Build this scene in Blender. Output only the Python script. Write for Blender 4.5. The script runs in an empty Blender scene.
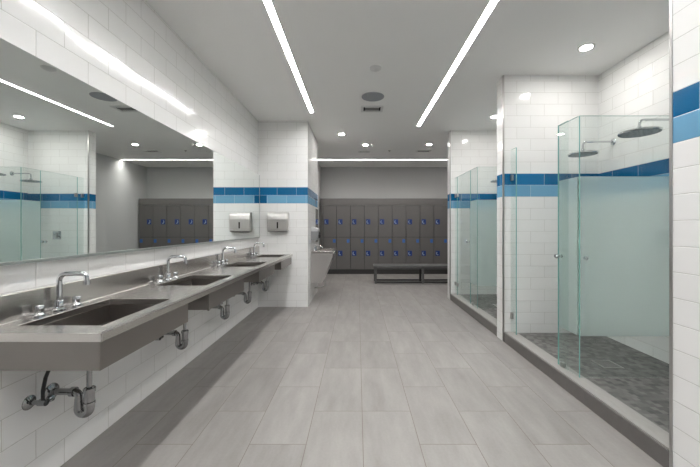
import bpy, bmesh, math, random
from mathutils import Vector, Matrix
random.seed(4)
PI = math.pi
sc = bpy.context.scene
COL = sc.collection

# ------------------------------------------------------------------ helpers
def mesh_obj(name, bm, mat, parent=None, smooth=False, bevel=0.0, seg=2, loc=None):
    bmesh.ops.remove_doubles(bm, verts=bm.verts, dist=1e-6)
    bmesh.ops.recalc_face_normals(bm, faces=bm.faces)
    me = bpy.data.meshes.new(name)
    bm.to_mesh(me); bm.free()
    if isinstance(mat, (list, tuple)):
        for m in mat: me.materials.append(m)
    else:
        me.materials.append(mat)
    o = bpy.data.objects.new(name, me)
    COL.objects.link(o)
    if parent is not None: o.parent = parent
    if loc is not None: o.location = loc
    if bevel > 0:
        b = o.modifiers.new('bevel', 'BEVEL'); b.width = bevel; b.segments = seg
        b.limit_method = 'ANGLE'; b.angle_limit = math.radians(40); b.harden_normals = False
    if smooth:
        for p in me.polygons: p.use_smooth = True
        try: me.set_sharp_from_angle(angle=math.radians(40))
        except Exception: pass
    return o

def tag(o, label=None, cat=None, group=None, kind=None):
    if label: o['label'] = label
    if cat: o['category'] = cat
    if group: o['group'] = group
    if kind: o['kind'] = kind
    return o

def thing(name, label, cat, loc=(0, 0, 0), group=None):
    o = bpy.data.objects.new(name, None); COL.objects.link(o)
    o.empty_display_size = 0.1
    o.location = loc
    return tag(o, label, cat, group)

def dup(root, loc, label, group=None):
    r = root.copy(); COL.objects.link(r); r.location = loc
    r['label'] = label
    if group: r['group'] = group
    for ch in list(root.children):
        c = ch.copy(); COL.objects.link(c); c.parent = r
        for g in ch.children:
            d = g.copy(); COL.objects.link(d); d.parent = c
    return r

def box(bm, x0, x1, y0, y1, z0, z1, skip=()):
    v = [bm.verts.new(p) for p in ((x0,y0,z0),(x1,y0,z0),(x1,y1,z0),(x0,y1,z0),(x0,y0,z1),(x1,y0,z1),(x1,y1,z1),(x0,y1,z1))]
    F = {'-z':(3,2,1,0), '+z':(4,5,6,7), '-y':(0,1,5,4), '+x':(1,2,6,5), '+y':(2,3,7,6), '-x':(3,0,4,7)}
    for k, f in F.items():
        if k not in skip: bm.faces.new([v[i] for i in f])
    return bm
def B(*a, **k):
    return box(bmesh.new(), *a, **k)

def tube(bm, pts, r, n=14, cap=True):
    """tube along a polyline; r a number or one per point"""
    pts = [Vector(p) for p in pts]
    rs = r if isinstance(r, (list, tuple)) else [r]*len(pts)
    up = None; rings = []
    for i, p in enumerate(pts):
        if i == 0: t = (pts[1]-pts[0])
        elif i == len(pts)-1: t = pts[-1]-pts[-2]
        else: t = (pts[i+1]-p).normalized() + (p-pts[i-1]).normalized()
        if t.length < 1e-9: t = Vector((0,0,1))
        t.normalize()
        if up is None:
            a = Vector((0,0,1)) if abs(t.z) < .9 else Vector((0,1,0))
            up = (a - t*a.dot(t)).normalized()
        else:
            up = (up - t*up.dot(t))
            up.normalize()
        s = t.cross(up)
        rings.append([bm.verts.new(p + (up*math.cos(2*PI*k/n) + s*math.sin(2*PI*k/n))*rs[i]) for k in range(n)])
    for a, b in zip(rings, rings[1:]):
        for k in range(n):
            bm.faces.new((a[k], a[(k+1) % n], b[(k+1) % n], b[k]))
    if cap:
        bm.faces.new(rings[0][::-1]); bm.faces.new(rings[-1])
    return bm

def arc(c, r, a0, a1, ux, uy, n=8):
    c = Vector(c); ux = Vector(ux); uy = Vector(uy)
    return [c + ux*(r*math.cos(a0+(a1-a0)*i/n)) + uy*(r*math.sin(a0+(a1-a0)*i/n)) for i in range(n+1)]

def lathe(bm, prof, axis='z', c=(0,0,0), n=28):
    """prof: list of (radius, height) along an axis"""
    c = Vector(c)
    ax = {'z':(Vector((1,0,0)),Vector((0,1,0)),Vector((0,0,1))), 'x':(Vector((0,1,0)),Vector((0,0,1)),Vector((1,0,0))),
          'y':(Vector((0,0,1)),Vector((1,0,0)),Vector((0,1,0)))}[axis]
    rings = []
    for r, h in prof:
        if r < 1e-6: rings.append([bm.verts.new(c+ax[2]*h)])
        else: rings.append([bm.verts.new(c+ax[0]*r*math.cos(2*PI*k/n)+ax[1]*r*math.sin(2*PI*k/n)+ax[2]*h) for k in range(n)])
    for a, b in zip(rings, rings[1:]):
        if len(a) == 1 and len(b) == 1: continue
        for k in range(n):
            k2 = (k+1) % n
            if len(a) == 1: bm.faces.new((a[0], b[k], b[k2]))
            elif len(b) == 1: bm.faces.new((a[k], a[k2], b[0]))
            else: bm.faces.new((a[k], a[k2], b[k2], b[k]))
    return bm

def prism(bm, poly, axis, a, b):
    """extrude a 2D polygon; axis 'y': poly=(x,z), 'x': poly=(y,z), 'z': poly=(x,y)"""
    def P(p, t):
        return {'y':(p[0],t,p[1]), 'x':(t,p[0],p[1]), 'z':(p[0],p[1],t)}[axis]
    va = [bm.verts.new(P(p, a)) for p in poly]; vb = [bm.verts.new(P(p, b)) for p in poly]
    bm.faces.new(va); bm.faces.new(vb[::-1])
    n = len(poly)
    for i in range(n):
        bm.faces.new((va[i], va[(i+1) % n], vb[(i+1) % n], vb[i]))
    return bm

def slab_with_holes(xs, ys, holes, z0, z1):
    """horizontal slab on a grid, with the cells of holes left open"""
    bm = bmesh.new(); V = {}
    def v(i, j, z):
        k = (i, j, z)
        if k not in V: V[k] = bm.verts.new((xs[i], ys[j], z))
        return V[k]
    solid = {(i, j) for i in range(len(xs)-1) for j in range(len(ys)-1) if (i, j) not in holes}
    for (i, j) in solid:
        bm.faces.new((v(i,j,z1), v(i+1,j,z1), v(i+1,j+1,z1), v(i,j+1,z1)))
        bm.faces.new((v(i,j+1,z0), v(i+1,j+1,z0), v(i+1,j,z0), v(i,j,z0)))
        for (di, dj, a, b) in ((-1,0,(i,j),(i,j+1)), (1,0,(i+1,j),(i+1,j+1)), (0,-1,(i,j),(i+1,j)), (0,1,(i,j+1),(i+1,j+1))):
            if (i+di, j+dj) not in solid:
                bm.faces.new((v(*a,z0), v(*b,z0), v(*b,z1), v(*a,z1)))
    return bm

# ------------------------------------------------------------------ materials
class NT:
    def __init__(self, name):
        self.m = bpy.data.materials.new(name); self.m.use_nodes = True
        self.t = self.m.node_tree; self.n = self.t.nodes; self.l = self.t.links
        self.n.clear()
        self.out = self.n.new('ShaderNodeOutputMaterial')
    def new(self, ty, **kw):
        x = self.n.new(ty)
        for k, v in kw.items(): setattr(x, k, v)
        return x
    def link(self, a, b): self.l.new(a, b)
    def math(self, op, a, b=None, c=None):
        x = self.n.new('ShaderNodeMath'); x.operation = op
        for i, q in enumerate((a, b, c)):
            if q is None: continue
            if isinstance(q, (int, float)): x.inputs[i].default_value = q
            else: self.l.new(q, x.inputs[i])
        return x.outputs[0]
    def mix(self, f, a, b):
        x = self.n.new('ShaderNodeMix'); x.data_type = 'RGBA'
        for i, q in ((0, f), (6, a), (7, b)):
            if isinstance(q, (int, float)): x.inputs[i].default_value = q
            elif isinstance(q, tuple): x.inputs[i].default_value = (*q, 1) if len(q) == 3 else q
            else: self.l.new(q, x.inputs[i])
        return x.outputs[2]

def principled(name, color, rough=.5, metal=0.0, noise=0.0, noise_scale=20, bump=0.0, spec=None, coat=0.0, stretch=None, rough_var=0.0):
    t = NT(name); p = t.new('ShaderNodeBsdfPrincipled')
    p.inputs['Base Color'].default_value = (*color, 1); p.inputs['Roughness'].default_value = rough
    p.inputs['Metallic'].default_value = metal
    if spec is not None: p.inputs['Specular IOR Level'].default_value = spec
    if coat: p.inputs['Coat Weight'].default_value = coat
    if noise or bump or rough_var:
        tc = t.new('ShaderNodeTexCoord'); mp = t.new('ShaderNodeMapping')
        t.link(tc.outputs['Object'], mp.inputs['Vector'])
        if stretch: mp.inputs['Scale'].default_value = stretch
        nz = t.new('ShaderNodeTexNoise'); nz.inputs['Scale'].default_value = noise_scale; nz.inputs['Detail'].default_value = 4
        t.link(mp.outputs[0], nz.inputs['Vector'])
        if noise:
            c0 = tuple(c*(1-noise) for c in color); c1 = tuple(min(1, c*(1+noise)) for c in color)
            t.link(t.mix(nz.outputs['Fac'], c0, c1), p.inputs['Base Color'])
        if rough_var:
            t.link(t.math('MULTIPLY_ADD', nz.outputs['Fac'], rough_var, rough-rough_var/2), p.inputs['Roughness'])
        if bump:
            b = t.new('ShaderNodeBump'); b.inputs['Strength'].default_value = bump; b.inputs['Distance'].default_value = .002
            t.link(nz.outputs['Fac'], b.inputs['Height']); t.link(b.outputs[0], p.inputs['Normal'])
    t.link(p.outputs[0], t.out.inputs[0])
    return t.m

ROW = .1335; TW = .318
WHITE = (.77, .77, .76); DARKB = (.006, .130, .30); LIGHTB = (.14, .37, .60); GROUT = (.45, .44, .41)
def tile_wall(name, top, u0=0.0, row=ROW, tw=TW, stray=None):
    """glazed wall tiles in running bond; the dark blue row's upper edge lies at height top"""
    t = NT(name)
    g = t.new('ShaderNodeNewGeometry')
    sp = t.new('ShaderNodeSeparateXYZ'); t.link(g.outputs['Position'], sp.inputs[0])
    sn = t.new('ShaderNodeSeparateXYZ'); t.link(g.outputs['True Normal'], sn.inputs[0])
    ny = t.math('GREATER_THAN', t.math('ABSOLUTE', sn.outputs[1]), .5)
    # u runs along the wall: X on walls that face along Y, else Y
    d = t.math('SUBTRACT', sp.outputs[0], sp.outputs[1])
    u = t.math('ADD', t.math('MULTIPLY_ADD', d, ny, sp.outputs[1]), u0 + 20*tw)
    v = t.math('ADD', sp.outputs[2], 40*row - top)
    cx = t.new('ShaderNodeCombineXYZ'); t.link(u, cx.inputs[0]); t.link(v, cx.inputs[1])
    def brick(smooth, size):
        b = t.new('ShaderNodeTexBrick'); b.offset = .5; b.offset_frequency = 2; b.squash = 1
        b.inputs['Scale'].default_value = 1; b.inputs['Mortar Size'].default_value = size
        b.inputs['Mortar Smooth'].default_value = smooth; b.inputs['Bias'].default_value = 0
        b.inputs['Brick Width'].default_value = tw; b.inputs['Row Height'].default_value = row
        b.inputs['Color1'].default_value = (0, 0, 0, 1); b.inputs['Color2'].default_value = (1, 1, 1, 1)
        t.link(cx.outputs[0], b.inputs['Vector']); return b
    b1 = brick(.1, .0013); b2 = brick(1.0, .004)
    rnd = b1.outputs['Color']
    # rows below the reference line
    z = sp.outputs[2]
    isd = t.math('MULTIPLY', t.math('LESS_THAN', z, top), t.math('GREATER_THAN', z, top-row))
    isl = t.math('MULTIPLY', t.math('LESS_THAN', z, top-row), t.math('GREATER_THAN', z, top-2*row))
    if stray is not None:
        s = t.math('MULTIPLY', isl, t.math('MULTIPLY', ny, t.math('LESS_THAN', sp.outputs[0], stray)))
        isl = t.math('SUBTRACT', isl, s); isd = t.math('ADD', isd, s)
    w = t.mix(rnd, tuple(c*.985 for c in WHITE), WHITE)
    dk = t.mix(rnd, (.004, .095, .225), (.008, .150, .34))
    lt = t.mix(rnd, (.125, .31, .48), (.175, .375, .54))
    c = t.mix(isd, w, dk); c = t.mix(isl, c, lt)
    band = t.math('ADD', isd, isl)
    gr = t.mix(band, GROUT, (.62, .66, .68))
    c = t.mix(b1.outputs['Fac'], c, gr)
    p = t.new('ShaderNodeBsdfPrincipled'); t.link(c, p.inputs['Base Color'])
    t.link(t.math('MULTIPLY_ADD', b1.outputs['Fac'], .6, .12), p.inputs['Roughness'])
    p.inputs['IOR'].default_value = 1.5
    nz = t.new('ShaderNodeTexNoise'); nz.inputs['Scale'].default_value = 5; nz.inputs['Detail'].default_value = 1
    t.link(g.outputs['Position'], nz.inputs['Vector'])
    h = t.math('ADD', t.math('MULTIPLY', t.math('SUBTRACT', 1, b2.outputs['Fac']), .0012), t.math('MULTIPLY', nz.outputs['Fac'], .0022))
    bp = t.new('ShaderNodeBump'); bp.inputs['Strength'].default_value = 1.0; bp.inputs['Distance'].default_value = 1.0
    t.link(h, bp.inputs['Height'])
    # every tile is set a hair out of true
    r2 = t.math('FRACT', t.math('MULTIPLY', rnd, 7.31))
    tz = t.math('MULTIPLY_ADD', rnd, .022, -.011); tu = t.math('MULTIPLY_ADD', r2, .022, -.011)
    cv = t.new('ShaderNodeCombineXYZ'); t.link(tu, cv.inputs[0]); t.link(tu, cv.inputs[1]); t.link(tz, cv.inputs[2])
    ad = t.new('ShaderNodeVectorMath', operation='ADD'); t.link(bp.outputs[0], ad.inputs[0]); t.link(cv.outputs[0], ad.inputs[1])
    nm = t.new('ShaderNodeVectorMath', operation='NORMALIZE'); t.link(ad.outputs[0], nm.inputs[0])
    t.link(nm.outputs[0], p.inputs['Normal'])
    t.link(p.outputs[0], t.out.inputs[0])
    return t.m

def floor_tiles(name):
    t = NT(name)
    g = t.new('ShaderNodeNewGeometry'); sp = t.new('ShaderNodeSeparateXYZ'); t.link(g.outputs['Position'], sp.inputs[0])
    W, L = .345, .695
    left = t.math('LESS_THAN', sp.outputs[0], .033)
    v = t.math('ADD', t.math('MULTIPLY', left, W), t.math('ADD', sp.outputs[0], -.033 + 20*W))
    u = t.math('ADD', sp.outputs[1], -2.279 + 20.5*L)
    cx = t.new('ShaderNodeCombineXYZ'); t.link(u, cx.inputs[0]); t.link(v, cx.inputs[1])
    b = t.new('ShaderNodeTexBrick'); b.offset = .5; b.offset_frequency = 2
    for k, q in (('Scale',1),('Mortar Size',.0018),('Mortar Smooth',.1),('Bias',0),('Brick Width',L),('Row Height',W)):
        b.inputs[k].default_value = q
    b.inputs['Color1'].default_value = (0,0,0,1); b.inputs['Color2'].default_value = (1,1,1,1)
    t.link(cx.outputs[0], b.inputs['Vector'])
    mp = t.new('ShaderNodeMapping'); mp.inputs['Scale'].default_value = (7, 1.6, 1); t.link(g.outputs['Position'], mp.inputs[0])
    # every tile its own piece of the stone pattern
    off = t.new('ShaderNodeVectorMath', operation='MULTIPLY_ADD'); t.link(b.outputs['Color'], off.inputs[0])
    off.inputs[1].default_value = (13, 7, 5); t.link(mp.outputs[0], off.inputs[2])
    n1 = t.new('ShaderNodeTexNoise'); n1.inputs['Scale'].default_value = 1.2; n1.inputs['Detail'].default_value = 6; n1.inputs['Roughness'].default_value = .62
    t.link(off.outputs[0], n1.inputs['Vector'])
    n2 = t.new('ShaderNodeTexNoise'); n2.inputs['Scale'].default_value = 60; n2.inputs['Detail'].default_value = 3
    t.link(g.outputs['Position'], n2.inputs['Vector'])
    f = t.math('MULTIPLY_ADD', n2.outputs['Fac'], .3, t.math('MULTIPLY_ADD', n1.outputs['Fac'], 1.5, -.40))
    f = t.math('MULTIPLY_ADD', b.outputs['Color'], .22, f)
    c = t.mix(f, (.172, .162, .154), (.298, .284, .272))
    c = t.mix(b.outputs['Fac'], c, (.125, .098, .08))
    p = t.new('ShaderNodeBsdfPrincipled'); t.link(c, p.inputs['Base Color'])
    p.inputs['Roughness'].default_value = .42; p.inputs['Specular IOR Level'].default_value = .4
    h = t.math('MULTIPLY_ADD', t.math('SUBTRACT', 1, b.outputs['Fac']), .0008, t.math('MULTIPLY', n1.outputs['Fac'], .0006))
    bp = t.new('ShaderNodeBump'); bp.inputs['Distance'].default_value = 1; bp.inputs['Strength'].default_value = .6
    t.link(h, bp.inputs['Height']); t.link(bp.outputs[0], p.inputs['Normal'])
    t.link(p.outputs[0], t.out.inputs[0]); return t.m

def mosaic(name):
    t = NT(name)
    g = t.new('ShaderNodeNewGeometry')
    mp = t.new('ShaderNodeMapping'); mp.inputs['Location'].default_value = (5, 5, 0); t.link(g.outputs['Position'], mp.inputs[0])
    b = t.new('ShaderNodeTexBrick'); b.offset = .5; b.offset_frequency = 2
    for k, q in (('Scale',1),('Mortar Size',.0012),('Mortar Smooth',.1),('Bias',0),('Brick Width',.040),('Row Height',.040)):
        b.inputs[k].default_value = q
    b.inputs['Color1'].default_value = (0,0,0,1); b.inputs['Color2'].default_value = (1,1,1,1)
    t.link(mp.outputs[0], b.inputs['Vector'])
    n1 = t.new('ShaderNodeTexNoise'); n1.inputs['Scale'].default_value = 3.5; n1.inputs['Detail'].default_value = 5
    t.link(g.outputs['Position'], n1.inputs['Vector'])
    f = t.math('ADD', t.math('MULTIPLY', b.outputs['Color'], .75), t.math('MULTIPLY', n1.outputs['Fac'], .5))
    f = t.math('SUBTRACT', f, .12)
    c = t.mix(f, (.045, .044, .043), (.215, .21, .20))
    c = t.mix(b.outputs['Fac'], c, (.13, .125, .12))
    p = t.new('ShaderNodeBsdfPrincipled'); t.link(c, p.inputs['Base Color']); p.inputs['Roughness'].default_value = .5
    t.link(p.outputs[0], t.out.inputs[0]); return t.m

def emitter(name, color, strength):
    t = NT(name); e = t.new('ShaderNodeEmission'); e.inputs[0].default_value = (*color, 1); e.inputs[1].default_value = strength
    t.link(e.outputs[0], t.out.inputs[0]); return t.m

def clear_glass(name, tint, refl=1.0):
    t = NT(name)
    tr = t.new('ShaderNodeBsdfTransparent'); tr.inputs[0].default_value = (*tint, 1)
    gl = t.new('ShaderNodeBsdfGlossy'); gl.inputs['Roughness'].default_value = .01; gl.inputs[0].default_value = (.95, 1, .98, 1)
    lw = t.new('ShaderNodeLayerWeight'); lw.inputs[0].default_value = .5
    mx = t.new('ShaderNodeMixShader'); t.link(t.math('MULTIPLY_ADD', t.math('POWER', lw.outputs['Facing'], 5), .7*refl, .035*refl), mx.inputs[0])
    t.link(tr.outputs[0], mx.inputs[1]); t.link(gl.outputs[0], mx.inputs[2]); t.link(mx.outputs[0], t.out.inputs[0]); return t.m

def frosted_glass(name):
    t = NT(name)
    rf = t.new('ShaderNodeBsdfRefraction'); rf.inputs[0].default_value = (.95, .985, .98, 1); rf.inputs['Roughness'].default_value = .38; rf.inputs['IOR'].default_value = 1.25
    df = t.new('ShaderNodeBsdfTranslucent'); df.inputs[0].default_value = (.84, .92, .90, 1)
    d2 = t.new('ShaderNodeBsdfDiffuse'); d2.inputs[0].default_value = (.70, .79, .77, 1)
    m1 = t.new('ShaderNodeMixShader'); m1.inputs[0].default_value = .45; t.link(df.outputs[0], m1.inputs[1]); t.link(d2.outputs[0], m1.inputs[2])
    m2 = t.new('ShaderNodeMixShader'); m2.inputs[0].default_value = .34; t.link(rf.outputs[0], m2.inputs[1]); t.link(m1.outputs[0], m2.inputs[2])
    t.link(m2.outputs[0], t.out.inputs[0]); return t.m

M = {}
M['paint_white'] = principled('ceiling paint', (.79, .79, .775), .75, noise=.01, noise_scale=3)
M['paint_grey'] = principled('grey wall paint', (.45, .455, .46), .7, noise=.02, noise_scale=2)
M['paint_dark'] = principled('dark fill-cutting wall paint', (.16, .16, .165), .7)  # for the unseen wall behind the camera, darkened to cut fill light
M['floor'] = floor_tiles('grey porcelain plank tiles')
M['mosaic'] = mosaic('charcoal mosaic')
M['curb_top'] = principled('grey porcelain curb tile', (.30, .29, .275), .45, noise=.14, noise_scale=9, stretch=(6, 1.2, 1))
M['curb_face'] = principled('shade-darkened curb tile', (.125, .117, .11), .45, noise=.15, noise_scale=14)  # same tile as the cap; the front's shading is put into the colour
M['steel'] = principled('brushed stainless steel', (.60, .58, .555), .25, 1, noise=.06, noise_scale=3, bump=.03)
M['steel_shaded'] = principled('shade-darkened stainless steel', (.27, .252, .236), .34, 1, noise=.06, noise_scale=4)  # counter steel in a darker copy, to deepen the shade below the counter
M['steel_light'] = principled('satin stainless steel', (.62, .60, .585), .30, 1)
M['steel_front'] = principled('satin steel front', (.50, .485, .47), .42, 1)
M['steel_dark'] = principled('smoked steel window', (.05, .048, .045), .25, .3)
M['chrome'] = principled('chrome', (.62, .64, .66), .06, 1)
M['chrome_pipe'] = principled('shade-darkened chrome pipe', (.36, .365, .37), .10, 1)  # plain chrome, coloured darker to stand in for the shade under the counter
M['alu'] = principled('satin aluminium trim', (.48, .47, .46), .35, 1)
M['alu_dark'] = principled('dark satin aluminium', (.33, .32, .31), .4, .9)
M['mirror'] = principled('silvered mirror', (.90, .94, .92), .0, 1)
M['mirror_edge'] = principled('mirror edge steel', (.42, .45, .44), .3, .8)
M['black'] = principled('black rubber', (.012, .012, .013), .45)
M['hole'] = principled('painted recess shade', (.02, .02, .02), .8)  # near-black sheet colour standing in for the shade inside openings
M['locker'] = principled('charcoal laminate', (.118, .113, .109), .42, noise=.05, noise_scale=8, bump=.1)
M['locker_dark'] = principled('black plinth laminate', (.035, .034, .034), .5)
M['locker_gap'] = principled('locker carcass', (.03, .03, .03), .6)
M['blue_plastic'] = principled('blue plastic lock plate', (.006, .034, .185), .35)
M['blue_plate'] = principled('mid blue number plate', (.035, .125, .40), .4)
M['lever'] = principled('pale grey plastic lever', (.36, .46, .60), .3)
M['bench'] = principled('black bench steel', (.035, .035, .036), .35)  # rear legs, rear rail and foot rails, darker than the front legs
M['bench_seat'] = principled('charcoal bench board', (.105, .105, .105), .4, noise=.05)
M['bench_leg'] = principled('grey steel bench leg', (.10, .10, .10), .35, .3)
M['glass'] = clear_glass('clear shower glass', (.955, .978, .972))
M['glass_edge'] = principled('green glass edge', (.17, .38, .35), .12, 0)
M['frost'] = frosted_glass('frosted glass')
M['nozzle'] = principled('dark nozzle plate', (.10, .13, .15), .35, .5)
M['speaker'] = principled('grey speaker grille', (.30, .315, .335), .6)
M['vent'] = principled('white vent paint', (.62, .62, .61), .5)
M['grey_plastic'] = principled('grey dispenser plastic', (.21, .215, .22), .3)
M['grey_pale'] = principled('pale dispenser plastic', (.46, .47, .48), .3)
M['strip'] = emitter('strip light diffuser', (1.0, .985, .975), 21.0)
M['strip_warm'] = emitter('cove light diffuser', (1.0, .955, .90), 21.0)
M['down'] = emitter('downlight lens', (1.0, .97, .93), 85.0)

# ------------------------------------------------------------------ setting
H = 3.07
XL = -1.638; XP = 1.68; XB = 2.78
def struct(name, bm, m):
    return tag(mesh_obj(name, bm, m), kind='structure')
Y0 = -2.2

# on the left wall the rows beside the mirror are all white
M['t_left'] = tile_wall('white glazed wall tiles', 2.322 + 200*.1455, .270, row=.1455, tw=.315)
M['t_col'] = tile_wall('glazed tiles with blue band on the column', 1.977, -.264, stray=-1.50)
M['t_sh1'] = tile_wall('glazed tiles with blue band in the near shower', 1.937, .07)
M['t_sh2'] = tile_wall('glazed tiles with blue band in the far shower', 1.925, .02)
M['t_back'] = tile_wall('glazed tiles with blue band behind the showers', 1.935, .03)
M['t_pier'] = tile_wall('glazed tiles with blue band on the near pier', 2.037, .03, row=.1365)

struct('floor', B(-1.9, 3.1, Y0, 9.5, -.1, 0), M['floor'])
struct('ceiling', slab_with_holes([-1.9, -1.05, -.730, -.670, 1.030, 1.090, 2.94, 3.1], [Y0, Y0+.3, 4.88, 5.53, 8.257, 8.303, 9.5],
       {(2, 1), (4, 1), (4, 2)} | {(i, 4) for i in range(1, 6)}, H, H+.1), M['paint_white'])
struct('wall_left', B(XL-.15, XL, Y0, 5.25, 0, H), M['t_left'])
struct('wall_left_column', B(XL-.15, -.82, 5.25, 6.56, 0, H), M['t_col'])
struct('wall_left_locker_room', B(-1.22, -1.07, 6.56, 9.3, 0, H), M['paint_grey'])
struct('wall_back', B(-1.22, 3.08, 9.3, 9.45, 0, H), M['paint_grey'])
struct('wall_right_locker_room', B(2.96, 3.08, 5.93, 9.3, 0, H), M['paint_grey'])
struct('wall_right', B(XP, XB, Y0, 1.70, 0, H), M['t_pier'])
struct('wall_right_shower_back', B(XB, 2.96, Y0, 5.93, 0, H), M['t_back'])
struct('wall_right_shower_divider', B(XP, XB, 3.67, 3.83, 0, H), M['t_sh1'])
struct('wall_right_shower_end', B(XP, XB, 5.77, 5.93, 0, H), M['t_sh2'])
struct('wall_front', B(XL, XP, Y0-.1, Y0, 0, H), M['paint_dark'])
struct('floor_near_shower', B(1.82, XB, 1.70, 3.67, 0, .098), M['mosaic'])
struct('floor_far_shower', B(1.82, XB, 3.83, 5.77, 0, .098), M['mosaic'])

# metal corner strips on the tiled ends
def strip_trim(n, x, y, z0=0.0):
    struct('trim_%d' % n, B(x-.004, x+.012, y-.006, y+.010, z0, H-.001), M['alu'])
strip_trim(1, XP, 1.70); strip_trim(2, XP, 3.67); strip_trim(3, XP, 5.77)
def strip_trim2(n, x, y):
    struct('trim_%d' % n, B(x-.008, x+.002, y-.004, y+.006, 0, H-.001), M['alu_dark'])

# curbs
for (a, b, lab) in ((1.711, 3.663, 'grey tiled curb with shade-darkened front at the near shower'), (3.831, 5.763, 'grey tiled curb with shade-darkened front at the far shower')):
    c = thing('shower_curb', lab, 'curb', (XP+.07, (a+b)/2, 0), 'shower curbs')
    hy = (b-a)/2
    mesh_obj('curb_face', B(-.068, -.056, -hy, hy, 0, .108), M['curb_face'], c, bevel=.002)
    mesh_obj('curb_core', B(-.056, .068, -hy, hy, 0, .104), M['curb_face'], c)
    mesh_obj('curb_cap', B(-.056, .07, -hy, hy, .104, .116), M['curb_top'], c, bevel=.0015)

# ------------------------------------------------------------------ ceiling lights
def strip_light(lab, x0, x1, y0, y1, m):
    cx, cy = (x0+x1)/2, (y0+y1)/2
    r = thing('strip_light', lab, 'ceiling light', (cx, cy, H), 'recessed strip lights')
    hx, hy = (x1-x0)/2, (y1-y0)/2
    e = .008
    d = .030; q = .0012
    bm = bmesh.new()
    box(bm, -hx+.0003, -hx+q, -hy+.0003, hy-.0003, 0, d); box(bm, hx-q, hx-.0003, -hy+.0003, hy-.0003, 0, d)
    box(bm, -hx+q, hx-q, -hy+.0003, -hy+q, 0, d); box(bm, -hx+q, hx-q, hy-q, hy-.0003, 0, d)
    mesh_obj('housing', bm, M['vent'], r)
    mesh_obj('diffuser', B(-hx+.0015, hx-.0015, -hy+.0015, hy-.0015, d-.004, d), m, r)
strip_light('long white strip light in the ceiling on the washbasin side', -.730, -.670, Y0+.3, 4.88, M['strip'])
strip_light('long white strip light in the ceiling on the shower side', 1.030, 1.090, Y0+.3, 5.53, M['strip'])
strip_light('warm white strip light running crosswise in front of the lockers', -1.05, 2.94, 8.257, 8.303, M['strip_warm'])

def downlight():
    r = thing('downlight', '', 'ceiling light', (0, 0, H), 'round downlights')
    bm = bmesh.new(); lathe(bm, [(.052, -.0005), (.052, -.004), (.072, -.005), (.075, -.0005)])
    mesh_obj('rim', bm, M['vent'], r, smooth=True)
    bm = bmesh.new(); lathe(bm, [(0, -.003), (.05, -.003), (.05, -.001), (0, -.001)])
    mesh_obj('lens', bm, M['down'], r)
    return r
d0 = downlight()
dl = [((2.23, 3.10), 'round downlight above the near shower'), ((2.18, 5.05), 'round downlight above the far shower'),
      ((-.30, 6.0), 'round downlight nearest the tiled column, leftmost of the three over the aisle'),
      ((.17, 6.78), 'round downlight over the aisle, right of the one by the column'),
      ((1.52, 6.75), 'round downlight over the aisle close to the far shower wall and a vent')]
for i, ((x, y), lab) in enumerate(dl):
    if i == 0: d0.location = (x, y, H); d0['label'] = lab
    else: dup(d0, (x, y, H), lab)

r = thing('ceiling_speaker', 'round grey ceiling speaker in front of the square vent', 'speaker', (.207, 4.27, H))
bm = bmesh.new(); lathe(bm, [(.138, -.001), (.140, -.007), (.150, -.006), (.152, -.0005)]); mesh_obj('rim', bm, M['speaker'], r, smooth=True)
bm = bmesh.new(); lathe(bm, [(0, -.009), (.08, -.008), (.138, -.005), (.138, -.001), (0, -.001)]); mesh_obj('grille', bm, M['speaker'], r, smooth=True)

def vent(lab, x, y, w, d):
    r = thing('ceiling_vent', lab, 'vent', (x, y, H), 'ceiling vents')
    bm = bmesh.new(); t = .035
    box(bm, -w/2-t, w/2+t, -d/2-t, -d/2, -.012, 0); box(bm, -w/2-t, w/2+t, d/2, d/2+t, -.012, 0)
    box(bm, -w/2-t, -w/2, -d/2, d/2, -.012, 0); box(bm, w/2, w/2+t, -d/2, d/2, -.012, 0)
    mesh_obj('frame', bm, M['vent'], r, bevel=.002)
    mesh_obj('duct_shade', B(-w/2, w/2, -d/2, d/2, -.002, -.0005), M['hole'], r)
    for k in range(3):
        yy = -d/2 + d*(k+.5)/3
        bm = bmesh.new(); prism(bm, [(yy-.022, -.010), (yy+.012, -.003), (yy+.014, -.005), (yy-.020, -.012)], 'x', -w/2+.02, w/2-.02)
        mesh_obj('slat', bm, M['vent'], r)
vent('white square vent behind the round speaker', .214, 4.70, .25, .17)
vent('wide slotted vent near the far shower wall, in front of the cross strip light', 1.52, 7.32, .26, .12)
vent('slotted vent over the aisle next to a round downlight', .155, 7.38, .20, .07)
bm = bmesh.new(); lathe(bm, [(0, -.03), (.03, -.028), (.062, -.010), (.066, -.0005), (0, -.0005)])
tag(mesh_obj('smoke_detector', bm, M['vent'], smooth=True, loc=(.20, 3.50, H)), 'small round white detector on the ceiling ahead of the speaker', 'detector')
bm = bmesh.new(); lathe(bm, [(0, -.03), (.012, -.03), (.012, -.012), (.03, -.010), (.03, -.0005), (0, -.0005)])
s = mesh_obj('sprinkler', bm, M['alu'], smooth=True, loc=(.31, 6.75, H)); tag(s, 'tiny ceiling sprinkler beside the middle aisle downlight', 'sprinkler', 'sprinklers')
s2 = s.copy(); COL.objects.link(s2); s2.location = (.73, 7.27, H); s2['label'] = 'tiny ceiling sprinkler between the two slotted vents'

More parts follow.
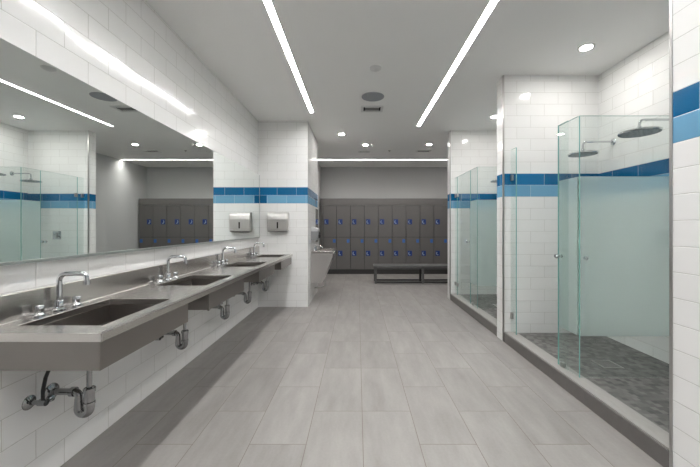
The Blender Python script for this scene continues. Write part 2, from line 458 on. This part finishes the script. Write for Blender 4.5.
# ------------------------------------------------------------------ mirror
XM = -1.600
r = thing('wall_mirror', 'long frameless mirror on the tiled wall above the washbasins', 'mirror', (XM, 2.8, 1.155))
ya, yb, mh = .30-2.8, 5.19-2.8, 2.168-1.155
mesh_obj('mirror_glass', B(-.006, 0, ya, yb, .006, mh), M['mirror'], r)
mesh_obj('backing', B(-.036, -.007, ya+.01, yb-.002, .006, mh-.004), M['mirror_edge'], r)
mesh_obj('bottom_rail', B(-.036, .006, ya, yb, -.010, .006), M['mirror_edge'], r, bevel=.001)
mesh_obj('end_rail', B(-.036, .003, yb, yb+.006, -.010, mh), M['mirror_edge'], r)

# ------------------------------------------------------------------ washbasin counter
CY0, CY1 = 1.33, 5.245
XF = -1.070; XW = -1.632; ZT = .875
BX = [(1.335, 2.03), (2.315, 3.03), (3.485, 4.15), (4.50, 5.20)]
OP = [(1.44, 1.975), (2.42, 2.95), (3.58, 4.07), (4.66, 5.13)]
XO0, XO1 = -1.540, -1.158
ct = thing('washbasin_counter', 'long brushed steel counter with four rectangular basins under the mirror', 'washbasin', (XW, CY0, 0))
def L(x): return x - XW
def LY(y): return y - CY0
xs = [L(XW), L(XO0), L(XO1), L(XF)]
ys = [0.0]
for a, b in OP: ys += [LY(a), LY(b)]
ys.append(LY(CY1))
holes = {(1, 1), (1, 3), (1, 5), (1, 7)}
mesh_obj('countertop', slab_with_holes(xs, ys, holes, .838, ZT), M['steel'], ct, bevel=.003)
# raised no-drip edge along the front
bm = bmesh.new(); prism(bm, [(L(XF)-.012, ZT-.001), (L(XF), ZT-.001), (L(XF), ZT+.004), (L(XF)-.008, ZT+.004)], 'y', 0, LY(CY1))
mesh_obj('front_bead', bm, M['steel_light'], ct)
bm = bmesh.new(); prism(bm, [(0, ZT), (.017, ZT), (.0145, ZT+.004), (.014, 1.004), (.010, 1.008), (0, 1.008)], 'y', 0, LY(CY1))
mesh_obj('backsplash', bm, M['steel'], ct)
for (a, b), (o0, o1) in zip(BX, OP):
    bm = bmesh.new()
    zb = .715
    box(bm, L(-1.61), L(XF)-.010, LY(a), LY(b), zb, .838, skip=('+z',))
    mesh = mesh_obj('basin', bm, M['steel_shaded'], ct, bevel=.003)
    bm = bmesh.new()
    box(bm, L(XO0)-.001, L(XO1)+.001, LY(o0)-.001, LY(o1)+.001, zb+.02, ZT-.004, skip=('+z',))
    ib = mesh_obj('bowl', bm, M['steel_shaded'], mesh)
    for p in ib.data.polygons: p.flip()
    bm = bmesh.new(); lathe(bm, [(0, .006), (.012, .006), (.018, .004), (.04, .004), (.044, .001)], c=(L(-1.42), LY((o0+o1)/2), zb+.02))
    mesh_obj('drain', bm, M['chrome'], mesh, smooth=True)

# ------------------------------------------------------------------ faucets
FR = thing('faucet', '', 'faucet', (-1.585, 1.69, ZT), 'chrome faucets on the counter')
bm = bmesh.new(); lathe(bm, [(0, 0), (.030, 0), (.030, .010), (.024, .016), (.020, .018), (.020, .055), (.018, .058), (0, .058)]); mesh_obj('spout_base', bm, M['chrome'], FR, smooth=True)
pts = [(0, 0, .05), (0, 0, .15)] + arc((.038, 0, .158), .038, PI, PI/2, (1,0,0), (0,0,1), 7) + [(.080, 0, .1975)] + arc((.122, 0, .176), .022, PI/2, 0.1, (1,0,0), (0,0,1), 6) + [(.146, 0, .150)]
bm = bmesh.new(); tube(bm, pts, .0125, 16); lathe(bm, [(0, -.012), (.0155, -.012), (.0155, .008), (0, .008)], c=(.146, 0, .152), n=18)
mesh_obj('spout', bm, M['chrome'], FR, smooth=True)
for sgn in (-1, 1):
    bm = bmesh.new(); lathe(bm, [(0, 0), (.028, 0), (.028, .008), (.018, .013), (.014, .022), (0, .022)], c=(0, .105*sgn, 0)); esc = mesh_obj('handle_base', bm, M['chrome'], FR, smooth=True)
    bm = bmesh.new(); lathe(bm, [(0, .020), (.016, .020), (.019, .026), (.019, .052), (.016, .056), (0, .056)], c=(0, .105*sgn, 0), n=16); mesh_obj('handle', bm, M['chrome'], FR, smooth=True)
for i, (y, lab) in enumerate([(1.69, 'chrome faucet at the nearest basin, two round handles'), (2.66, 'chrome faucet at the second basin from the front'),
                              (3.74, 'chrome faucet at the third basin from the front'), (4.88, 'chrome faucet at the farthest basin, by the tiled column')]):
    if i == 0: FR['label'] = lab; FR.location = (-1.585, y, ZT)
    else: dup(FR, (-1.585, y, ZT), lab)

# ------------------------------------------------------------------ drain traps and valves under the counter
TR = thing('drain_trap', '', 'pipe', (XL, 1.70, .44), 'chrome drain traps under the counter')
xt = .205; sp_ = .028; zb_ = -.088
bm = bmesh.new(); tube(bm, [(xt, 0, -.06), (xt, 0, .276)], .0125, 16)
mesh_obj('tailpiece', bm, M['chrome_pipe'], TR, smooth=True)
bm = bmesh.new()
pts = [(xt, 0, .020), (xt, 0, zb_)] + arc((xt-sp_, 0, zb_), sp_, 0, -PI, (1,0,0), (0,0,1), 12) + [(xt-2*sp_, 0, -.032)] + arc((xt-2*sp_-.026, 0, -.027), .026, 0, PI/2, (1,0,0), (0,0,1), 6)
tube(bm, pts, [.0235]*2+[.0225]*13+[.019]+[.0185]*7, 18)
lathe(bm, [(.0235, -.010), (.0275, -.010), (.0275, .010), (.0235, .012)], axis='z', c=(xt, 0, .010), n=20)
lathe(bm, [(.0235, -.006), (.0265, -.006), (.0265, .006), (.0235, .006)], axis='z', c=(xt, 0, -.060), n=20)
lathe(bm, [(.0185, -.010), (.0245, -.010), (.0245, .010), (.0185, .010)], axis='x', c=(xt-2*sp_-.030, 0, 0), n=20)
mesh_obj('u_bend', bm, M['chrome_pipe'], TR, smooth=True)
bm = bmesh.new(); tube(bm, [(.002, 0, 0), (xt-2*sp_-.024, 0, 0)], .0165, 16); mesh_obj('wall_pipe', bm, M['chrome_pipe'], TR, smooth=True)
bm = bmesh.new(); lathe(bm, [(.018, .016), (.026, .014), (.042, .006), (.044, .0005), (0, .0005)], axis='x', c=(0, 0, 0)); mesh_obj('escutcheon', bm, M['chrome_pipe'], TR, smooth=True)
for i, (y, lab) in enumerate([(1.70, 'chrome drain trap under the nearest basin'), (2.64, 'chrome drain trap under the second basin from the front'),
                              (3.50, 'chrome drain trap under the near end of the third basin'), (4.22, 'chrome drain trap between the third and the farthest basin'),
                              (5.03, 'chrome drain trap closest to the tiled column')]):
    if i == 0: TR['label'] = lab; TR.location = (XL, y, .44)
    else: dup(TR, (XL, y, .44), lab)
SV = thing('shutoff_valve', '', 'valve', (XL, 1.585, .445), 'chrome shutoff valves under the counter')
bm = bmesh.new(); lathe(bm, [(.010, .012), (.020, .010), (.034, .003), (.035, .0005), (0, .0005)], axis='x'); mesh_obj('escutcheon', bm, M['chrome_pipe'], SV, smooth=True)
bm = bmesh.new(); tube(bm, [(.002, 0, 0), (.075, 0, 0)], .011, 14); lathe(bm, [(0, -.018), (.016, -.018), (.016, .018), (0, .018)], axis='x', c=(.070, 0, 0), n=16)
tube(bm, [(.070, 0, 0), (.070, .035, 0)], .009, 12); lathe(bm, [(0, 0), (.018, .0), (.018, .012), (0, .014)], axis='y', c=(.070, .034, 0), n=8)
mesh_obj('valve_body', bm, M['chrome_pipe'], SV, smooth=True)
bm = bmesh.new(); tube(bm, [(.070, 0, .012), (.070, 0, .06), (.074, .01, .12), (.09, .03, .20), (.095, .035, .267)], .0085, 12); mesh_obj('hose', bm, M['black'], SV, smooth=True)
for i, (y, lab) in enumerate([(1.585, 'shutoff valve with dark hose under the nearest basin'), (2.50, 'shutoff valve with dark hose under the second basin from the front'), (3.62, 'shutoff valve with dark hose under the third basin from the front'), (4.92, 'shutoff valve with dark hose under the farthest basin')]):
    if i == 0: SV['label'] = lab
    else: dup(SV, (XL, y, .445), lab)

# ------------------------------------------------------------------ paper towel dispenser on the column
r = thing('towel_dispenser', 'steel paper towel dispenser on the tiled column beside the mirror', 'dispenser', (-1.292, 5.25, 1.235))
w = .170
bm = bmesh.new(); prism(bm, [(-.0005, .03), (-.0005, .315), (-.012, .325), (-.085, .322), (-.103, .305), (-.112, .27), (-.118, .215), (-.118, .03)], 'x', -w, w)
mesh_obj('cover', bm, M['steel_light'], r, bevel=.006, seg=3)
mesh_obj('front_panel', B(-w+.012, w-.020, -.121, -.117, .040, .210), M['steel_front'], r, bevel=.002)
mesh_obj('level_window', B(-.012, .012, -.123, -.120, .062, .165), M['steel_dark'], r, bevel=.001)
bm = bmesh.new(); prism(bm, [(-.0005, .0295), (-.0005, .012), (-.100, .006), (-.112, .014), (-.114, .0295)], 'x', -w+.010, w-.010)
mesh_obj('base', bm, M['alu'], r, bevel=.003)
mesh_obj('slot_shade', B(-.13, .13, -.116, -.020, .002, .006), M['hole'], r)

# ------------------------------------------------------------------ wall-hung trough sink on the side of the column
XC = -.82
r = thing('trough_sink', 'steel trough sink with slanted underside on the side of the tiled column', 'sink', (XC, 5.58, 0))
zr = .895
bm = bmesh.new()
prof_o = [(0.001, .335), (.195, .335), (.385, .80), (.385, .855), (.001, .855)]
def trough(bm, prof, y0, y1, open_top):
    va = [bm.verts.new((x, y0, z)) for x, z in prof]; vb = [bm.verts.new((x, y1, z)) for x, z in prof]
    bm.faces.new(va); bm.faces.new(vb[::-1]); n = len(prof)
    for i in range(n):
        if open_top and i == n-2: continue
        bm.faces.new((va[i], va[(i+1) % n], vb[(i+1) % n], vb[i]))
trough(bm, prof_o, 0, .66, False)
mesh_obj('apron', bm, M['steel_light'], r, bevel=.003)
rim = slab_with_holes([.001, .08, .36, .425], [-.015, .05, .61, .675], {(1, 1)}, .856, zr)
rm = mesh_obj('rim', rim, M['steel'], r, bevel=.004)
bm = bmesh.new(); box(bm, .081, .359, .051, .609, .72, .893, skip=('+z',)); bw = mesh_obj('bowl', bm, M['steel_shaded'], r)
for p in bw.data.polygons: p.flip()
bm = bmesh.new(); tube(bm, [(.20, .50, .34), (.20, .50, .20), (.12, .50, .16), (.001, .50, .16)], .016, 14); mesh_obj('waste_pipe', bm, M['alu'], r, smooth=True)
f2 = thing('trough_faucet', 'small chrome faucet on the trough sink below the soap dispenser', 'faucet', (XC+.045, 5.83, zr))
bm = bmesh.new(); lathe(bm, [(0, 0), (.028, 0), (.026, .012), (.020, .05), (.020, .085), (0, .088)]); tube(bm, [(0, 0, .06), (.07, 0, .075), (.12, 0, .062), (.125, 0, .045)], .012, 12)
mesh_obj('spout', bm, M['chrome'], f2, smooth=True)
for s_ in (-1, 1):
    bm = bmesh.new(); lathe(bm, [(0, 0), (.022, 0), (.020, .012), (.015, .02), (.015, .045), (.02, .048), (.02, .062), (0, .066)], c=(0, .09*s_, 0)); mesh_obj('handle', bm, M['chrome'], f2, smooth=True)
r = thing('soap_dispenser', 'grey box dispenser with pale lid and black round side above the trough sink', 'dispenser', (XC, 5.60, 1.085))
bm = bmesh.new(); prism(bm, [(.001, 0), (.11, 0), (.125, .03), (.125, .16), (.001, .16)], 'y', 0, .26); mesh_obj('body', bm, M['grey_plastic'], r, bevel=.006)
bm = bmesh.new(); prism(bm, [(.001, .161), (.127, .161), (.120, .195), (.085, .222), (.035, .236), (.001, .24)], 'y', -.004, .264); mesh_obj('lid', bm, M['grey_pale'], r, bevel=.008, seg=3)
bm = bmesh.new(); lathe(bm, [(0, .036), (.042, .034), (.056, .022), (.058, -.002), (0, -.002)], axis='x', c=(.125, .10, .09)); mesh_obj('sensor_disc', bm, M['black'], r, smooth=True)
r = thing('column_mirror', 'narrow mirror on the side of the tiled column above the trough sink', 'mirror', (XC, 6.14, 1.02))
mesh_obj('mirror_glass', B(.007, .012, .004, .396, .005, .655), M['mirror'], r)
mesh_obj('backing', B(.0005, .0065, 0, .40, 0, .66), M['alu_dark'], r)

# ------------------------------------------------------------------ lockers
YL = 8.90; X0 = -.974; PW = .389
ordn = ['leftmost', 'second', 'third', 'fourth', 'fifth', 'sixth', 'seventh', 'eighth', 'ninth', 'tenth']
lk = thing('locker', 'leftmost two-door charcoal locker in the far row', 'locker', (X0, YL, .13), 'charcoal lockers along the far wall')
g = .006
mesh_obj('carcass', B(.001, PW-.001, .021, .398, 0, 1.80), M['locker_gap'], lk)
def door(z0, z1, plate, tab):
    d = mesh_obj('door', B(g, PW-g, 0, .020, z0+g, z1-g), M['locker'], lk, bevel=.0015)
    # lock plate with a curved lever
    x = .105
    bm = bmesh.new(); box(bm, x-.060, x+.060, -.007, -.0005, plate-.072, plate+.072); lp = mesh_obj('lock_plate', bm, M['blue_plastic'], d, bevel=.004)
    bm = bmesh.new()
    pts = [(x-.018, -.012, plate+.040), (x-.034, -.016, plate+.010), (x-.030, -.018, plate-.025), (x-.006, -.016, plate-.046), (x+.014, -.012, plate-.034)]
    tube(bm, pts, [.006, .009, .010, .009, .006], 10)
    mesh_obj('lever', bm, M['lever'], d, smooth=True)
    if tab:
        mesh_obj('number_plate', B(PW-.103, PW-.028, -.004, -.0005, tab-.048, tab+.048), M['blue_plate'], d, bevel=.002)
door(.905, 1.80, 1.335, None)
door(0, .905, .455, .80)
for i in range(1, 10):
    dup(lk, (X0+i*PW, YL, .13), '%s two-door charcoal locker from the left in the far row' % ordn[i])
LW = 10*PW
p = thing('locker_fascia', 'charcoal fascia board running along the top of the lockers', 'fascia', (X0-.07, YL-.004, 1.93))
mesh_obj('board', B(0, LW+.078, 0, .022, .003, .188), M['locker'], p, bevel=.0015)
mesh_obj('top_board', B(0, LW+.078, .023, .40, .172, .188), M['locker'], p)
p = thing('locker_plinth', 'black plinth under the row of lockers', 'plinth', (X0-.07, YL+.03, 0))
mesh_obj('kick_board', B(0, LW+.078, 0, .018, 0, .128), M['locker_dark'], p)
mesh_obj('rear_board', B(0, LW+.078, .30, .318, 0, .128), M['locker_dark'], p)
tag(mesh_obj('filler_panel', B(0, .066, 0, .02, .0, 1.80), M['locker'], loc=(X0-.07, YL, .13)), 'narrow charcoal filler panel left of the leftmost locker', 'panel')

# ------------------------------------------------------------------ bench
bx0, bx1, by0, by1 = .40, 2.61, 7.42, 7.79
r = thing('bench', 'long dark steel bench standing in front of the lockers', 'bench', (bx0, by0, 0))
bl, bd = bx1-bx0, by1-by0
for k in range(3):
    y0 = bd*k/3+.003; mesh_obj('seat_board', B(-.02, bl, y0-(.02 if k == 0 else 0), bd*(k+1)/3-.003, .384, .420), M['bench_seat'], r, bevel=.003)
t = .040
lx = [0, 1.105, bl-.05]
mesh_obj('seat_rail', B(0, bl, 0.0, t, .337, .377), M['bench_leg'], r, bevel=.002)
mesh_obj('seat_rail', B(0, bl, bd-t, bd, .337, .377), M['bench'], r, bevel=.002)
for x in lx:
    mesh_obj('leg', B(x, x+.052, -.001, t+.001, 0, .384), M['bench_leg'], r, bevel=.002)
    mesh_obj('leg', B(x, x+.052, bd-t-.001, bd+.001, 0, .384), M['bench'], r, bevel=.002)
mesh_obj('foot_rail', B(0, bl, .006, t-.004, .012, .045), M['bench'], r, bevel=.002)
mesh_obj('foot_rail', B(0, bl, bd-t+.004, bd-.006, .012, .045), M['bench'], r, bevel=.002)

# ------------------------------------------------------------------ shower glass
XG = 1.772; GT = 2.207; FZ0, FZ1 = .45, 1.723; TH = .010
def pane_y(parent, name, x, y0, y1, z0, z1, frost=None, edge_near=True, edge_far=False):
    """pane in a plane x = constant"""
    o = mesh_obj(name, B(x-TH/2, x+TH/2, y0, y1, z0, z1), M['glass'], parent)
    if frost: mesh_obj('frosted_band', B(x-TH/2-.001, x+TH/2+.001, y0+.001, y1-.001, *frost), M['frost'], o)
    bm = bmesh.new()
    if edge_near: box(bm, x-TH/2-.0004, x+TH/2+.0004, y0-.0015, y0+.0005, z0, z1)
    if edge_far: box(bm, x-TH/2-.0004, x+TH/2+.0004, y1-.0005, y1+.0015, z0, z1)
    box(bm, x-TH/2+.001, x+TH/2-.001, y0, y1, z1, z1+.0012)
    mesh_obj('polished_edge', bm, M['glass_edge'], o)
    return o
def pane_x(parent, name, y, x0, x1, z0, z1, frost=None):
    o = mesh_obj(name, B(x0, x1, y-TH/2, y+TH/2, z0, z1), M['glass'], parent)
    if frost: mesh_obj('frosted_band', B(x0+.001, x1-.001, y-TH/2-.001, y+TH/2+.001, *frost), M['frost'], o)
    bm = bmesh.new()
    box(bm, x0-.0015, x0+.0005, y-TH/2-.0004, y+TH/2+.0004, z0, z1)
    box(bm, x0, x1, y-TH/2+.001, y+TH/2-.001, z1, z1+.0012)
    mesh_obj('polished_edge', bm, M['glass_edge'], o)
    return o
def clip(parent, name, x, y, z, hx=.012, hy=.022, hz=.03):
    return mesh_obj(name, B(x-hx, x+hx, y-hy, y+hy, z-hz, z+hz), M['alu'], parent, bevel=.003)
def knob(parent, x, y, z):
    bm = bmesh.new()
    lathe(bm, [(0, -.042), (.016, -.042), (.018, -.038), (.018, -.016), (.010, -.012), (.010, -.006)], axis='x', c=(x, y, z), n=18)
    lathe(bm, [(.010, .006), (.010, .012), (.018, .016), (.018, .038), (.016, .042), (0, .042)], axis='x', c=(x, y, z), n=18)
    return mesh_obj('door_knob', bm, M['chrome'], parent, smooth=True)

CZ = .117
def bay(yp, yfix, ydoor, yend, which):
    lab = {'near': 'frosted glass screen of the near shower, L-shaped with a chrome knob', 'far': 'frosted glass screen of the far shower, L-shaped beside the closed clear door'}[which]
    r = thing('glass_screen', lab, 'glass screen', (XG, yp, CZ), 'shower glass screens')
    pane_y(r, 'fixed_panel', 0, .012, yfix-yp, 0, GT-CZ, (FZ0-CZ, FZ1-CZ), edge_near=False)
    pane_x(r, 'return_panel', 0, 0.0+.002, XB-XG-.003, 0 , GT-CZ, (FZ0-CZ, FZ1-CZ))
    clip(r, 'panel_clip', 0, .20, .014, .014, .018, .022)
    clip(r, 'wall_clip', XB-XG-.022, 0, 1.75, .02, .012, .025); clip(r, 'wall_clip', XB-XG-.022, 0, .25, .02, .012, .025)
    s = thing('narrow_glass_screen', 'narrow clear glass panel on the end wall of the %s shower' % which, 'glass screen', (XG, ydoor, CZ), 'narrow glass panels')
    pane_y(s, 'pane', 0, .003, yend-ydoor-.003, 0, GT-CZ)
    clip(s, 'wall_clip', 0, yend-ydoor-.023, .185, .012, .020, .032); clip(s, 'wall_clip', 0, yend-ydoor-.023, 1.885-CZ, .012, .020, .032)
    return r
# near shower: the doorway stands open; a narrow clear leaf overlaps the fixed panel and carries the knob
s1 = bay(2.54, 2.80, 3.545, 3.67, 'near')
dn = thing('glass_door', 'clear glass door leaf of the near shower slid beside the frosted panel', 'shower door', (XG, 2.66, CZ), 'shower glass doors')
pane_y(dn, 'leaf', -.020, -.013, .112, .006, GT-CZ-.004, edge_near=False, edge_far=True)
knob(dn, -.020, .092, 1.068-CZ)
s2_ = bay(4.70, 4.98, 5.64, 5.77, 'far')
dfar = thing('glass_door', 'closed clear glass door of the far shower', 'shower door', (XG, 4.985, CZ), 'shower glass doors')
pane_y(dfar, 'leaf', 0, .003, .648, .006, GT-CZ)
knob(dfar, 0, .06, 1.085-CZ)
clip(dfar, 'hinge', 0, .63, .185, .012, .022, .032); clip(dfar, 'hinge', 0, .63, 1.885-CZ, .012, .022, .032)
# inner knob of the near screen
bm = bmesh.new(); lathe(bm, [(0, -.03), (.014, -.028), (.014, -.008), (.008, -.001), (0, -.001)], axis='y', c=(.035, -.006, .957))
mesh_obj('small_knob', bm, M['chrome'], s1, smooth=True)

# small fittings on the near end wall
for z, lab in ((1.22, 'small chrome hook behind the metal corner strip of the near pier'), (.675, 'small dark clip low behind the corner strip of the near pier')):
    bm = bmesh.new(); lathe(bm, [(0, 0.001), (.022, 0.001), (.022, .008), (.009, .012), (.009, .028), (.015, .033), (.015, .040), (0, .042)], axis='y')
    tag(mesh_obj('robe_hook', bm, M['chrome'], smooth=True, loc=(1.730, 1.70, z)), lab, 'fitting', 'fittings on the near pier')

# ------------------------------------------------------------------ showers
def shower_head(lab, x, y, zarm, zhead, radius=.145):
    r = thing('overhead_shower', lab, 'shower head', (XB, y, zarm), 'round overhead showers')
    dx = x - XB; dz = zhead - zarm
    bm = bmesh.new(); lathe(bm, [(0, -.0005), (.036, -.0005), (.036, -.006), (.028, -.014), (.012, -.018)], axis='x'); mesh_obj('wall_flange', bm, M['chrome'], r, smooth=True)
    rr = .045
    pts = [(-.003, 0, 0), (dx+rr, 0, 0)] + arc((dx+rr, 0, -rr), rr, PI/2, PI, (1,0,0), (0,0,1), 7) + [(dx, 0, dz+.035)]
    bm = bmesh.new(); tube(bm, pts, .0105, 14); lathe(bm, [(0, .03), (.014, .03), (.018, .045), (.014, .058), (0, .058)], c=(dx, 0, dz-.004)); mesh_obj('arm', bm, M['chrome'], r, smooth=True)
    bm = bmesh.new(); lathe(bm, [(0, .034), (.022, .032), (.03, .018), (radius-.02, .012), (radius, .004), (radius, -.006), (radius-.006, -.010)], c=(dx, 0, dz), n=40); hd = mesh_obj('rose', bm, M['chrome'], r, smooth=True)
    bm = bmesh.new(); lathe(bm, [(0, -.0095), (radius-.006, -.0095), (radius-.006, -.011), (0, -.011)], c=(dx, 0, dz), n=40)
    for q in range(3):
        n = 8+8*q
        for k in range(n):
            a = 2*PI*k/n; rad = radius*(.25+.3*q)
            lathe(bm, [(.005, -.010), (.004, -.014), (0, -.014)], c=(dx+rad*math.cos(a), rad*math.sin(a), dz), n=6)
    mesh_obj('nozzle_plate', bm, M['nozzle'], hd)
    return r
shower_head('round chrome shower head in the near shower beside the glass return panel', 2.455, 2.77, 2.255, 2.145, .150)
shower_head('round chrome shower head in the near shower close to the blue-banded end wall', 2.445, 3.45, 2.245, 2.115, .140)
shower_head('round chrome shower head in the far shower beside its glass return panel', 2.455, 4.92, 2.255, 2.145, .150)
shower_head('round chrome shower head in the far shower close to the end wall', 2.445, 5.50, 2.245, 2.115, .140)

def mixer(lab, loc, axis):
    r = thing('shower_mixer', lab, 'shower mixer', loc, 'shower mixer plates')
    if axis == 'x':
        mesh_obj('plate', B(-.010, -.0005, -.075, .075, -.075, .075), M['chrome'], r, bevel=.004)
        bm = bmesh.new(); lathe(bm, [(0, -.06), (.028, -.058), (.034, -.03), (.045, -.0105), (0, -.0105)], axis='x'); tube(bm, [(-.045, 0, 0), (-.055, -.02, -.055)], .009, 12)
    else:
        mesh_obj('plate', B(-.075, .075, -.010, -.0005, -.075, .075), M['chrome'], r, bevel=.004)
        bm = bmesh.new(); lathe(bm, [(0, -.06), (.028, -.058), (.034, -.03), (.045, -.0105), (0, -.0105)], axis='y'); tube(bm, [(0, -.045, 0), (-.03, -.055, -.05)], .009, 12)
    mesh_obj('lever', bm, M['chrome'], r, smooth=True)
mixer('chrome mixer seen blurred through the frosted return panel of the near shower', (XB, 2.93, 1.23), 'x')
mixer('chrome mixer on the back wall of the far shower behind the frosted panel', (XB, 5.08, 1.23), 'x')
mixer('chrome mixer with square plate on the end wall of the far shower', (2.25, 5.77, 1.17), 'y')
def hand_shower(lab, y):
    r = thing('hand_shower', lab, 'hand shower', (XB, y, 1.05), 'hand showers on hoses')
    bm = bmesh.new(); tube(bm, [(-.05, 0, .30), (-.05, 0, 1.22)], .010, 12)
    for z in (.32, 1.20): tube(bm, [(-.001, 0, z), (-.05, 0, z)], .012, 12)
    mesh_obj('slide_bar', bm, M['chrome'], r, smooth=True)
    bm = bmesh.new(); tube(bm, [(-.062, 0, 1.02), (-.10, 0, 1.07), (-.13, 0, 1.20)], .012, 12); lathe(bm, [(0, -.012), (.045, -.012), (.05, 0), (.03, .014), (0, .016)], c=(-.14, 0, 1.21))
    mesh_obj('hand_piece', bm, M['chrome'], r, smooth=True)
    pts = []
    for i in range(25):
        t_ = i/24; a = PI*t_
        pts.append((-.075-.02*math.sin(a), .06*(1-math.cos(a)), 1.0-1.05*math.sin(a)*(.92) - .78*t_*(1-0)*(t_**2)*.9 if False else 1.0*(1-t_)+.25*t_-.65*math.sin(a)))
    bm = bmesh.new(); tube(bm, pts, .007, 10); mesh_obj('hose', bm, M['chrome'], r, smooth=True)
    bm = bmesh.new(); lathe(bm, [(0, -.0005), (.03, -.0005), (.03, -.01), (.014, -.014), (.014, -.08), (0, -.082)], axis='x', c=(0, .12, .25)); mesh_obj('hose_outlet', bm, M['chrome'], r, smooth=True)
hand_shower('chrome hand shower on a slide bar in the front part of the near shower', 2.05)
hand_shower('chrome hand shower on a slide bar in the front part of the far shower', 4.25)
# floor drains
for y, lab in ((2.83, 'square steel drain in the mosaic floor of the near shower'), (4.95, 'square steel drain in the mosaic floor of the far shower')):
    r = thing('floor_drain', lab, 'drain', (2.22, y, .0985), 'shower floor drains')
    bm = bmesh.new(); w = .085; t = .012
    box(bm, -w, w, -w, -w+t, 0, .003); box(bm, -w, w, w-t, w, 0, .003); box(bm, -w, -w+t, -w+t, w-t, 0, .003); box(bm, w-t, w, -w+t, w-t, 0, .003)
    mesh_obj('frame', bm, M['steel_light'], r)
    bm = bmesh.new()
    for k in range(7): box(bm, -w+t+.004+k*.0205, -w+t+.014+k*.0205, -w+t, w-t, .0008, .0025)
    box(bm, -w+t, w-t, -w+t, w-t, 0, .0007)
    mesh_obj('grate', bm, M['alu_dark'], r)

# ------------------------------------------------------------------ camera and light
cam = bpy.data.cameras.new('camera'); co = bpy.data.objects.new('camera', cam); COL.objects.link(co)
co.location = (0, 0, 1.32); co.rotation_euler = (PI/2, 0, 0)
cam.sensor_width = 36; cam.lens = 318/700*36
cam.shift_x = -7.5/700; cam.shift_y = -6.5/700
cam.clip_start = .02
sc.camera = co
w = bpy.data.worlds.new('world'); sc.world = w; w.use_nodes = True
w.node_tree.nodes['Background'].inputs[0].default_value = (.5, .5, .5, 1)
w.node_tree.nodes['Background'].inputs[1].default_value = .0
vs = sc.view_settings
vs.view_transform = 'Standard'; vs.look = 'None'; vs.gamma = 1; vs.use_curve_mapping = False
vs.exposure = 2.12
sc.cycles.max_bounces = 14; sc.cycles.transparent_max_bounces = 24; sc.cycles.diffuse_bounces = 8
sc.cycles.glossy_bounces = 6; sc.cycles.transmission_bounces = 10
sc.cycles.sample_clamp_indirect = 6
sc.cycles.use_denoising = True
